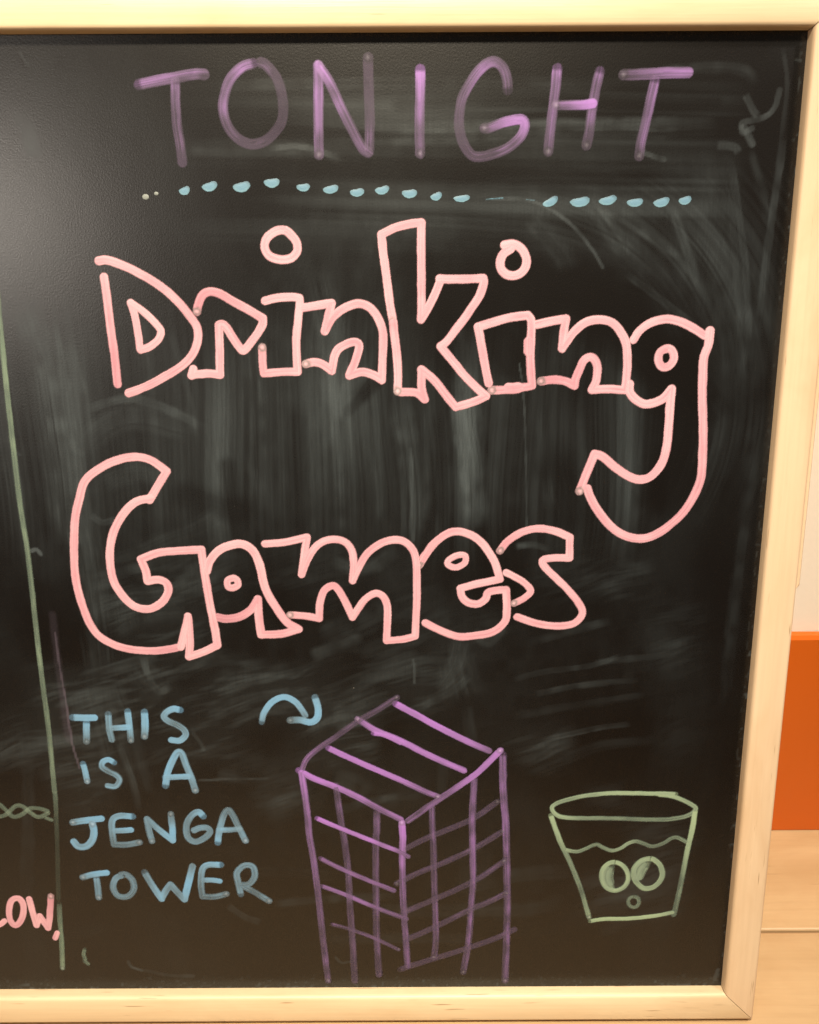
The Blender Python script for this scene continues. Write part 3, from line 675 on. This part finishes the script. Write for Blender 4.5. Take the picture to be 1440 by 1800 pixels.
 (5.37,[0.3,0.5,0.7,0.4,0.3,0.8,0.9,0.4],'',"-185.6,-256.9 -181.5,-266.4 -175.4,-278.3* -172.2,-272 -168.4,-266.8* -164,-272.8 -159.3,-278.9* -156,-266.5 -152.1,-252.4"),
]),
('letter','pale blue letter E of the fourth small line','blue','',[
 (5.16,[0.8,0.4,0.2,0.2],'e',"-132.4,-251.4 -140.6,-251.2 -145.3,-254.8 -147,-266.6 -146.5,-276.6* -137.9,-276.6 -129.8,-274.6"),
 (4.37,[0.4,0.8],'',"-145.2,-263.4 -138.6,-263.5 -133.8,-264.3"),
]),
('letter','pale blue letter R that ends the fourth small line','blue','',[
 (5.16,[0.3,0.3,0.3,0.2,0.1,0.2],'e',"-119.6,-275 -121,-265.2 -121.4,-257.3 -115.9,-251.9 -110.1,-253.1 -109.2,-260.5 -113.2,-266.5 -118.8,-267.5* -111.4,-272.3 -100,-280.4"),
]),
('arrow_drawing','small pale blue curved arrow','blue','',[
 (4.72,[0.4,0.8,0.7,0.4],'',"-99.2,-143.4 -97.2,-136.3 -91.6,-128.9 -83.7,-125.3 -76.6,-128.6 -72.8,-133.6 -70,-138.6"),
 (5.29,[0.6,0.9,0.8,0.2],'e',"-63.2,-125.8 -61.4,-133.6 -62.2,-140.5 -66.6,-143.6 -73.8,-141.9 -80.1,-142.1"),
]),
('letter','cut off pink letter L beside the green line','pink','',[
 (4.83,[0.8,0.8],'',"-298.2,-301.2 -293.8,-299.3 -290.2,-297.8 -287.5,-295.4"),
]),
('letter','small pink letter O beside the green line','pink','',[
 (5.21,[0.8,0.6],'',"-276.1,-277.1 -280.9,-279.3 -283.5,-287.1 -283.3,-295.4 -280.3,-299.2 -276.4,-295.9 -273.5,-288.6 -273.1,-281.3 -276.1,-277.1"),
]),
('letter','small pink letter W beside the green line','pink','',[
 (5.21,[0.8,0.9,0.8,0.5],'e',"-268.3,-277.8 -267.1,-286.7 -265.3,-299.3* -262.4,-291.6* -260.1,-296 -257.4,-301.5* -255.1,-290.7 -252.8,-275.6"),
]),
('comma','small pink comma beside the green line','pink','',[
 (4.84,[0.9,0.7],'',"-251.2,-305.5 -253.1,-309.6"),
]),
('divider_line','long thin green line down the left of the board','green','',[
 (3.92,[0.35,0.3,0.2,0.15,0.15,0.15,0.12],'',"-242.5,171.8 -243.4,146.2 -244,123.3 -244.1,101.6 -244.3,78.4 -244.3,43.5 -243.9,5 -242.7,-20.9 -242.4,-48.6 -242.5,-81.2 -242.2,-114.3 -241.5,-148.2 -242.2,-194.3"),
 (3.54,[0.0,-0.12,-0.15,-0.15,-0.15],'',"-241.9,-195.2 -243.6,-223.9 -246.3,-259.6 -247.7,-277.8"),
 (4.04,[-0.1,0.3,0.35,0.3],'e',"-247.6,-281.5 -248.3,-296.3 -249.1,-317.3 -250.4,-334.9"),
]),
('squiggle_drawing','faint green twisted squiggle left of the green line','green','',[
 (3.5,[0.0,0.0,0.0],'',"-286.1,-210.8 -281.2,-203.9 -277.5,-207.2 -272.4,-212.9 -266.5,-211.4 -260.2,-206.8 -253.7,-206.9 -248.5,-208.7"),
 (3.5,[0.0,0.05,0.12],'',"-284.8,-213.6 -277.1,-211.3 -269.9,-204.9 -265,-205.2 -260.5,-209.6 -255.1,-213.3 -248.3,-210.6"),
 (3.12,[0.1,0.1],'',"-251.1,-213.8 -246.3,-215.6"),
]),
('smudged_mark','short smudged green mark near the bottom edge','green','',[
 (3.25,[0.2,0.1],'',"-233.1,-319 -234.2,-323.5 -233.4,-327.5"),
 (3.26,[0.05,0.0],'',"-234.4,-328.5 -231.7,-331.5"),
]),
('tower_drawing','purple line drawing of a tall block tower','purple','',[
]),
('line','','purple','tower_drawing',[
 (4.56,[0.38,0.26,0.15,0.15],'e',"-74.1,-179.8 -70.2,-170.8 -63,-163.7 -49.9,-154.2 -35.8,-143.5 -20.6,-134.2 -9,-126.1"),
]),
('line','','purple','tower_drawing',[
 (4.94,[0.95,0.81,0.85,0.52],'',"-10,-130.5 4.8,-139.3 19.8,-148.3 37.3,-157.9 52.6,-165.3"),
]),
('line','','purple','tower_drawing',[
 (4.96,[0.45,0.85,0.76,0.76],'s',"-35.2,-141.6 -23.1,-149.9 -6.9,-157.6 10.5,-167.4 23.4,-173.9 35.8,-179.8"),
 (3.81,[0.85,0.85],'',"-24.9,-151.8 -16.2,-153.8 -6.9,-158.9"),
]),
('line','','purple','tower_drawing',[
 (4.62,[0.85,0.76,0.76,0.45],'e',"-55.4,-162.5 -42.1,-169.6 -23.5,-178.8 -4.8,-188 10.5,-196 18.2,-199.3"),
]),
('line','','purple','tower_drawing',[
 (5.03,[0.76,0.85,0.52,0.52],'',"-75.8,-179.1 -66,-185.1 -50.9,-191.7 -36.8,-199 -22.7,-207.7 -7.4,-216.4"),
]),
('line','','purple','tower_drawing',[
 (5.02,[0.85,0.76,0.38,0.38],'s',"60.2,-165.1 51.5,-174.7 43.4,-183.1 28.2,-194.8 10.5,-207.9 -2,-217.8"),
]),
('line','','purple','tower_drawing',[
 (5.14,[0.76,0.45,0.3,0.26,0.22],'e',"-74,-178.5 -71.7,-202.1 -70.7,-216.1 -69.9,-229.6 -68.2,-243.1 -66.3,-263.8 -64.3,-291.8 -62.4,-320.4 -60.3,-346.7"),
]),
('line','','purple','tower_drawing',[
 (5.15,[0.22,0.15,0.15,0.11],'',"-50.8,-190.4 -49.4,-204.9 -47.4,-223.6 -46.1,-232.4 -44,-257 -43.3,-284.9 -42.1,-313.4 -41.1,-346.9"),
]),
('line','','purple','tower_drawing',[
 (5.35,[0.19,0.15,0.11,0.11],'',"-23.4,-209.7 -23.6,-225.1 -24.2,-229.8 -24.7,-246.1 -24.8,-271 -24.9,-306.3 -23.7,-341.8"),
]),
('line','','purple','tower_drawing',[
 (5.16,[0.95,0.52,0.26,0.22],'s',"-6.4,-219.1 -5.7,-231.9 -5.7,-232.6 -6.2,-246.2 -6,-271.1 -4.9,-299.3 -3,-334.6"),
]),
('line','','purple','tower_drawing',[
 (4.97,[0.15,0.22,0.19,0.22],'e',"14.1,-205.9 14.7,-225.3 15.3,-236.8 15.9,-264.3 16.8,-292.3 17.2,-313.7 15.8,-327.4"),
]),
('line','','purple','tower_drawing',[
 (5.15,[0.3,0.38,0.26,0.22],'e',"42.9,-185 42.3,-202.8 41.9,-219.5 42.7,-243.8 43,-264.4 42,-285.4 40.4,-313.9 36.9,-340"),
]),
('line','','purple','tower_drawing',[
 (5.53,[0.41,0.38,0.22,0.15],'e',"62,-168.3 62.7,-192.3 64.8,-218.9 65.3,-227.7 66.2,-250.8 67.2,-274.3 67.4,-306.8 67.1,-347.2"),
]),
('line','','purple','tower_drawing',[
 (3.92,[0.95,0.81,0.45],'',"-64.5,-215.4 -55.1,-220.2 -37.4,-228.3 -19.5,-236.6 -8.8,-241.4 -2.2,-245.6"),
]),
('line','','purple','tower_drawing',[
 (3.96,[0.52,0.56,0.38],'',"-63,-246.6 -50,-254.2 -32,-263.3 -12.4,-272.5"),
]),
('line','','purple','tower_drawing',[
 (4,[0.45,0.45,0.3],'',"-62.5,-268.7 -44.4,-276.5 -26.2,-285.7 -3.7,-295.7"),
]),
('line','','purple','tower_drawing',[
 (3.23,[0.3,0.3,0.3],'e',"-56.4,-299.7 -45,-303.3 -27.8,-310.6 -9.4,-320.8"),
]),
('line','','purple','tower_drawing',[
 (4.69,[0.08,0.0,0.04,0.04],'e',"-7,-241.1 10.5,-231.3 28.4,-223.3 43.8,-215.4 58.9,-203.5"),
]),
('line','','purple','tower_drawing',[
 (4.74,[0.08,0.0,0.08,0.15],'se',"-10.2,-266.9 4.4,-258.7 22.5,-250.5 44.1,-239 63.1,-226.3"),
]),
('line','','purple','tower_drawing',[
 (4.78,[0.08,0.0,0.08,0.19],'e',"-6.5,-290.7 10.5,-282.4 28.7,-273.4 46.9,-263.1 64.5,-249.4"),
]),
('line','','purple','tower_drawing',[
 (4.82,[0.08,0.04,0.08,0.15],'e',"-3.2,-312.2 16.6,-302.2 41.1,-288.2 53.2,-282.6 66.7,-275"),
]),
('line','','purple','tower_drawing',[
 (4.87,[0.08,0.0,0.0,0.08],'',"-8.5,-337.5 10.4,-330.3 29,-323.9 47.6,-316.8 61.1,-311.1 72.7,-304.7"),
]),
('glass_drawing','pale green line drawing of a glass with a face','green','',[
]),
('rim_line','','green','glass_drawing',[
 (3.69,[0.8,0.75,0.6,0.5,0.5,0.3,0.2,0.3,0.5,0.7],'',"180.4,-198.3 168.5,-198 153,-197.6 135.8,-197.5 118.6,-199.4 105.8,-202.6 98.2,-205.8 96.4,-209.3 101.1,-214.7 112.4,-216.4 128,-216.5 145.4,-216.9 162.7,-217.7 176.6,-217.6 188.6,-215.2 193.7,-211.6 194,-208.5 187.8,-204.3 179,-200.4 169.4,-198.7"),
]),
('side_line','','green','glass_drawing',[
 (3.95,[0.7,0.6,0.3,0.1,0.4],'e',"95.7,-214.2 102.6,-233.8 110.2,-250.7 118.1,-270.8 125.3,-294.9"),
]),
('side_line','','green','glass_drawing',[
 (4.15,[1.0,0.8,0.4,0.15,0.1],'',"194.3,-210.9 193.5,-223.5 191.2,-241.2 189.1,-261.1 187.4,-276.3 185,-293.2"),
]),
('base_line','','green','glass_drawing',[
 (3.62,[0.8,0.85,0.9,0.6],'',"126.3,-298 136.1,-296.5 153.9,-296.1 171.6,-294.1 184,-291.4"),
]),
('wave_line','','green','glass_drawing',[
 (3.34,[0.5,0.2,0.4,0.2,0.3],'',"106.2,-240.7 110.8,-241.9 115.6,-242.2 121.2,-239.8 127.6,-236.9 132.5,-239.2 138.8,-241.7 144.8,-239.9 149.8,-236.2 155,-234.6 160.3,-236.3 166.6,-238.6 174.3,-236 179.3,-232.4 183.6,-231.8 189.5,-235"),
]),
('eye','','green','glass_drawing',[
 (3.97,[0.7,0.6,0.7],'',"141.8,-250.9 136.6,-252 132.9,-257.8 133.1,-264.8 136.2,-270.9 142.5,-273.5 148.1,-271 151,-266 150.8,-259.9 147.3,-253.9 141.8,-250.9"),
 (5.95,[0.35,0.3,0.3],'',"138.9,-254.3 136.5,-257.8 135.9,-262.8 137.4,-267.9 139.3,-270.9"),
 (5.95,[0.35,0.3,0.3],'',"138.6,-256.8 138.2,-262.9 139.1,-266.9"),
]),
('eye','','green','glass_drawing',[
 (4.36,[0.6,0.5,0.6,0.7],'',"166.3,-248.2 160.2,-249.5 155.6,-254.4 154.6,-259.9 156.7,-266 162.3,-271.6 168.5,-271.1 173.1,-266.6 175,-261.1 173.2,-254 169.9,-250 166.3,-248.2"),
 (6.33,[0.35,0.3,0.3],'',"163.8,-251 160.4,-253 157.6,-257.4 157.6,-263"),
 (6.34,[0.35,0.3,0.3],'',"162.9,-253.5 160.7,-258 159.2,-262.5"),
]),
('pupil','','green','glass_drawing',[
 (3.17,[0.0,0.0],'e',"134.7,-261.6 135.1,-262"),
]),
('pupil','','green','glass_drawing',[
 (3.17,[0.0,0.0],'e',"157.8,-257.8 158.2,-258.3"),
]),
('mouth','','green','glass_drawing',[
 (3.2,[0.3,0.2],'',"156.1,-278.4 153,-279.7 152.3,-283.2 154.3,-286.5 157.9,-286.9 159.9,-283.8 159.1,-279.7 156.1,-278.4"),
]),
]
STEP = .42
ink_layer = [0]
def de_base(d): return sum(d) / len(d)
def ink_mesh(name, col, strokes):
    full, thin, a0, a1 = PAL[col]; full, thin = np.array(full), np.array(thin)
    lines = [smooth_line(parse(s[3]), .9) for s in strokes]
    reach = max(s[0] for s in strokes) / 2 + 1.0
    allp = np.concatenate(lines); lo, hi = allp.min(0) - reach, allp.max(0) + reach
    xs = np.arange(lo[0], hi[0] + STEP, STEP); ys = np.arange(lo[1], hi[1] + STEP, STEP); ny, nx = len(ys), len(xs)
    X, Y = np.meshgrid(xs, ys)
    C = np.zeros((ny, nx, 3)); A = np.zeros((ny, nx)); H = np.zeros((ny, nx)); near = np.full((ny, nx), 1e9)
    for si, ((wmm, dens, fl, _), line) in enumerate(zip(strokes, lines)):
        hw = wmm / 2; seed = (len(allp) * 7 + si * 13 + int(abs(allp[0, 0]) * 10)) % 900
        D = np.full((ny, nx), 1e9); S = np.zeros((ny, nx)); Tt = np.zeros((ny, nx))
        total = dist_field(line, hw + 1.0, xs, ys, D, S, Tt)
        wob = (vnoise(Tt / 5.0 + seed, S * 0 + .5 + np.sign(S) * 3, seed) - .5) * .34 + (vnoise(X / .8, Y / .8, seed + 1) - .5) * .16
        d = D + wob
        al = np.clip((hw - (.10 if col == 'pink' else .0) - d) / .52, 0, 1) * (1 - .35 * np.clip((vnoise(Tt / 6, S / hw * 5 + 70, seed + 7) - .72) * 5, 0, 1) * np.clip(.9 - de_base(dens), 0, 1))
        q = np.clip(D / hw, 0, 1); sq = S / hw
        de = np.interp(Tt / max(total, .01), np.linspace(0, 1, len(dens)), dens)
        de = de + (vnoise(Tt / 8 + seed, sq * .8 + 9, seed + 2) - .5) * .30 + (vnoise(Tt / 30, sq * 5.5 + 40, seed + 3) - .5) * (.62 if col == 'pink' else .28)
        if col == 'pink':
            de = de + .18 * q ** 2 - .10
        else:
            de = de - (.10 if col == 'purple' else .03) - .16 * q ** 3 + .10 * np.clip(1 - np.abs(sq - .35) * 2, 0, 1)
        op = a0 + (a1 - a0) * np.clip(de * 1.6, 0, 1)
        neg = np.clip(1 + np.minimum(np.interp(Tt / max(total, .01), np.linspace(0, 1, len(dens)), dens), 0) * 5, .12, 1)   # nearly rubbed out
        hgt = np.sqrt(np.clip(1 - q ** 2, 0, 1)) * (.05 + .07 * np.clip(de, 0, 1)) * neg
        dc = (np.clip(de, 0, 1) ** 1.3)[..., None]; rgb = thin * (1 - dc) + full * dc
        for flag, p in (('s', line[0]), ('e', line[-1])):
            if flag not in fl: continue
            r = np.sqrt((X - p[0]) ** 2 + (Y - p[1]) ** 2) / hw * (.8 + .45 * vnoise(X / 1.6, Y / 1.6, seed + 5))
            ring = np.exp(-((r - .68) / .34) ** 2) * (.85 if col == 'pink' else .5); glint = np.exp(-(r / .34) ** 2)
            grey = rgb.mean(-1, keepdims=True) * .42
            rgb = rgb * (1 - ring[..., None]) + (grey * .8 + rgb * .12) * ring[..., None]
            rgb = rgb * (1 - .3 * glint[..., None]) + np.array((.62, .62, .66)) * .3 * glint[..., None]  # pale highlight of the wet bead, painted into the ink colour
            hgt = hgt + .08 * np.exp(-(r / .45) ** 2)
        if 's' not in fl and col != 'pink': al = al * np.clip(.35 + Tt / (hw * .9), 0, 1)
        a = al * op * neg; a[D > 1e8] = 0
        un = a + A * (1 - a); w1 = np.where(un > 1e-4, a / np.maximum(un, 1e-4), 0)[..., None]
        C = C * (1 - w1) + rgb * w1; C[A <= 1e-4] = rgb[A <= 1e-4]; A = un
        H = np.maximum(H, hgt * al) + .04 * (np.minimum(H, hgt * al) > .02); near = np.minimum(near, D - hw)
    keepv = near < .55
    cell = keepv[:-1, :-1] | keepv[:-1, 1:] | keepv[1:, 1:] | keepv[1:, :-1]
    alive = (A[:-1, :-1] + A[:-1, 1:] + A[1:, 1:] + A[1:, :-1]) > .01
    cell &= alive
    idx = np.arange(ny * nx).reshape(ny, nx)
    quads = np.stack([idx[:-1, :-1], idx[:-1, 1:], idx[1:, 1:], idx[1:, :-1]], -1)[cell]
    used, inv = np.unique(quads.ravel(), return_inverse=True)
    ink_layer[0] += 1; z0 = .05 + .012 * (ink_layer[0] % 7)
    co = np.stack([X, Y, H + z0], -1).reshape(-1, 3)[used] / 1000
    me = bpy.data.meshes.new(name)
    me.vertices.add(len(co)); me.vertices.foreach_set('co', co.ravel())
    me.loops.add(len(inv)); me.loops.foreach_set('vertex_index', inv)
    nf = len(quads)
    me.polygons.add(nf); me.polygons.foreach_set('loop_start', np.arange(0, nf * 4, 4)); me.polygons.foreach_set('loop_total', np.full(nf, 4))
    me.polygons.foreach_set('use_smooth', np.ones(nf, bool)); me.update()
    at = me.color_attributes.new('ink', 'FLOAT_COLOR', 'POINT')
    at.data.foreach_set('color', np.concatenate([C.reshape(-1, 3)[used], A.reshape(-1, 1)[used]], 1).ravel())
    return me
drawings = {}
for name, label, col, par, strokes in INK:
    if name in ('tower_drawing', 'glass_drawing') and not strokes:
        o = child(name, None, None, None, label=label); drawings[name] = o; continue
    me = ink_mesh(name, col, strokes)
    child(name, me, ink_m, drawings.get(par), label=label)

# row of blue dots under the top word: half-moon dabs
DOTS = [
(-151.7,188.3,3.9,3.0,0),
(-145.4,190.1,2.6,2.0,0),
(-129.0,191.6,6.6,5.9,15),
(-114.3,193.9,9.2,6.6,12),
(-95.9,193.6,10.2,7.2,8),
(-78.5,195.7,9.2,6.6,0),
(-60.4,193.1,7.9,5.6,0),
(-44.5,192.0,9.2,5.9,8),
(-29.3,190.2,8.5,5.9,3),
(-14.8,191.4,8.5,5.9,10),
(0.9,189.4,8.9,6.2,0),
(16.4,187.8,6.9,5.6,15),
(31.2,186.6,9.6,4.9,3),
(82.7,184.5,9.6,5.9,25),
(99.7,184.4,11.5,6.9,5),
(115.8,185.1,10.5,6.3,10),
(131.6,183.9,9.6,5.9,3),
(147.0,183.9,9.6,6.6,12),
(160.6,184.9,7.6,5.9,10),
]
for k, (u, v, w_, h_, tilt) in enumerate(DOTS):
    rs = random.Random(k); n = 28; ring = []
    for i in range(n):
        a = 2 * math.pi * i / n; x = math.cos(a) * w_ / 2; y = math.sin(a) * h_ / 2
        if h_ > 4:
            if y > 0: y *= .66 - .20 * math.exp(-((x / w_ + .02) / .30) ** 2) + .35 * x / w_
            else: x *= 1 - .12 * (-y / h_)
            y += h_ * .08
        x *= 1 + rs.uniform(-.03, .03); y += rs.uniform(-.12, .12)
        c_, s_ = math.cos(RAD(tilt)), math.sin(RAD(tilt))
        ring.append((u + x * c_ - y * s_, v + x * s_ + y * c_))
    V, Cc = [], []
    grey = np.array((.12, .235, .33)); pale = np.array((.18, .33, .42)); shaded = np.array((.06, .12, .17))
    small = h_ < 4
    for f, z, al in ((1.04, .03, 0), (.95, .09, .9), (.8, .17, 1), (.55, .24, 1), (.25, .27, 1)):
        for i, (x, y) in enumerate(ring):
            V.append(((u + (x - u) * f) / 1000, (v + (y - v) * f) / 1000, (z + .06) / 1000))
            t = max(0, min(1, .5 - (y - v) / h_ * (1.0 if f > .5 else .4) + rs.uniform(-.06, .06)))
            c = shaded * (1 - t) + pale * t if f > .7 else grey  # rim darker above, paler below: shading painted into the dab's colour
            if small: c = np.array((.20, .22, .21))
            Cc.append((*c, al))
    V.append((u / 1000, v / 1000, .00034)); Cc.append((*(grey if not small else (.20, .22, .21)), 1))
    Fc = [(r * n + i, r * n + (i + 1) % n, (r + 1) * n + (i + 1) % n, (r + 1) * n + i) for r in range(4) for i in range(n)]
    Fc += [(4 * n + i, 4 * n + (i + 1) % n, 5 * n) for i in range(n)]
    me = mesh('dot', V, Fc, True); at = me.color_attributes.new('ink', 'FLOAT_COLOR', 'POINT')
    at.data.foreach_set('color', np.array(Cc, float).ravel())
    child('dot', me, ink_m)
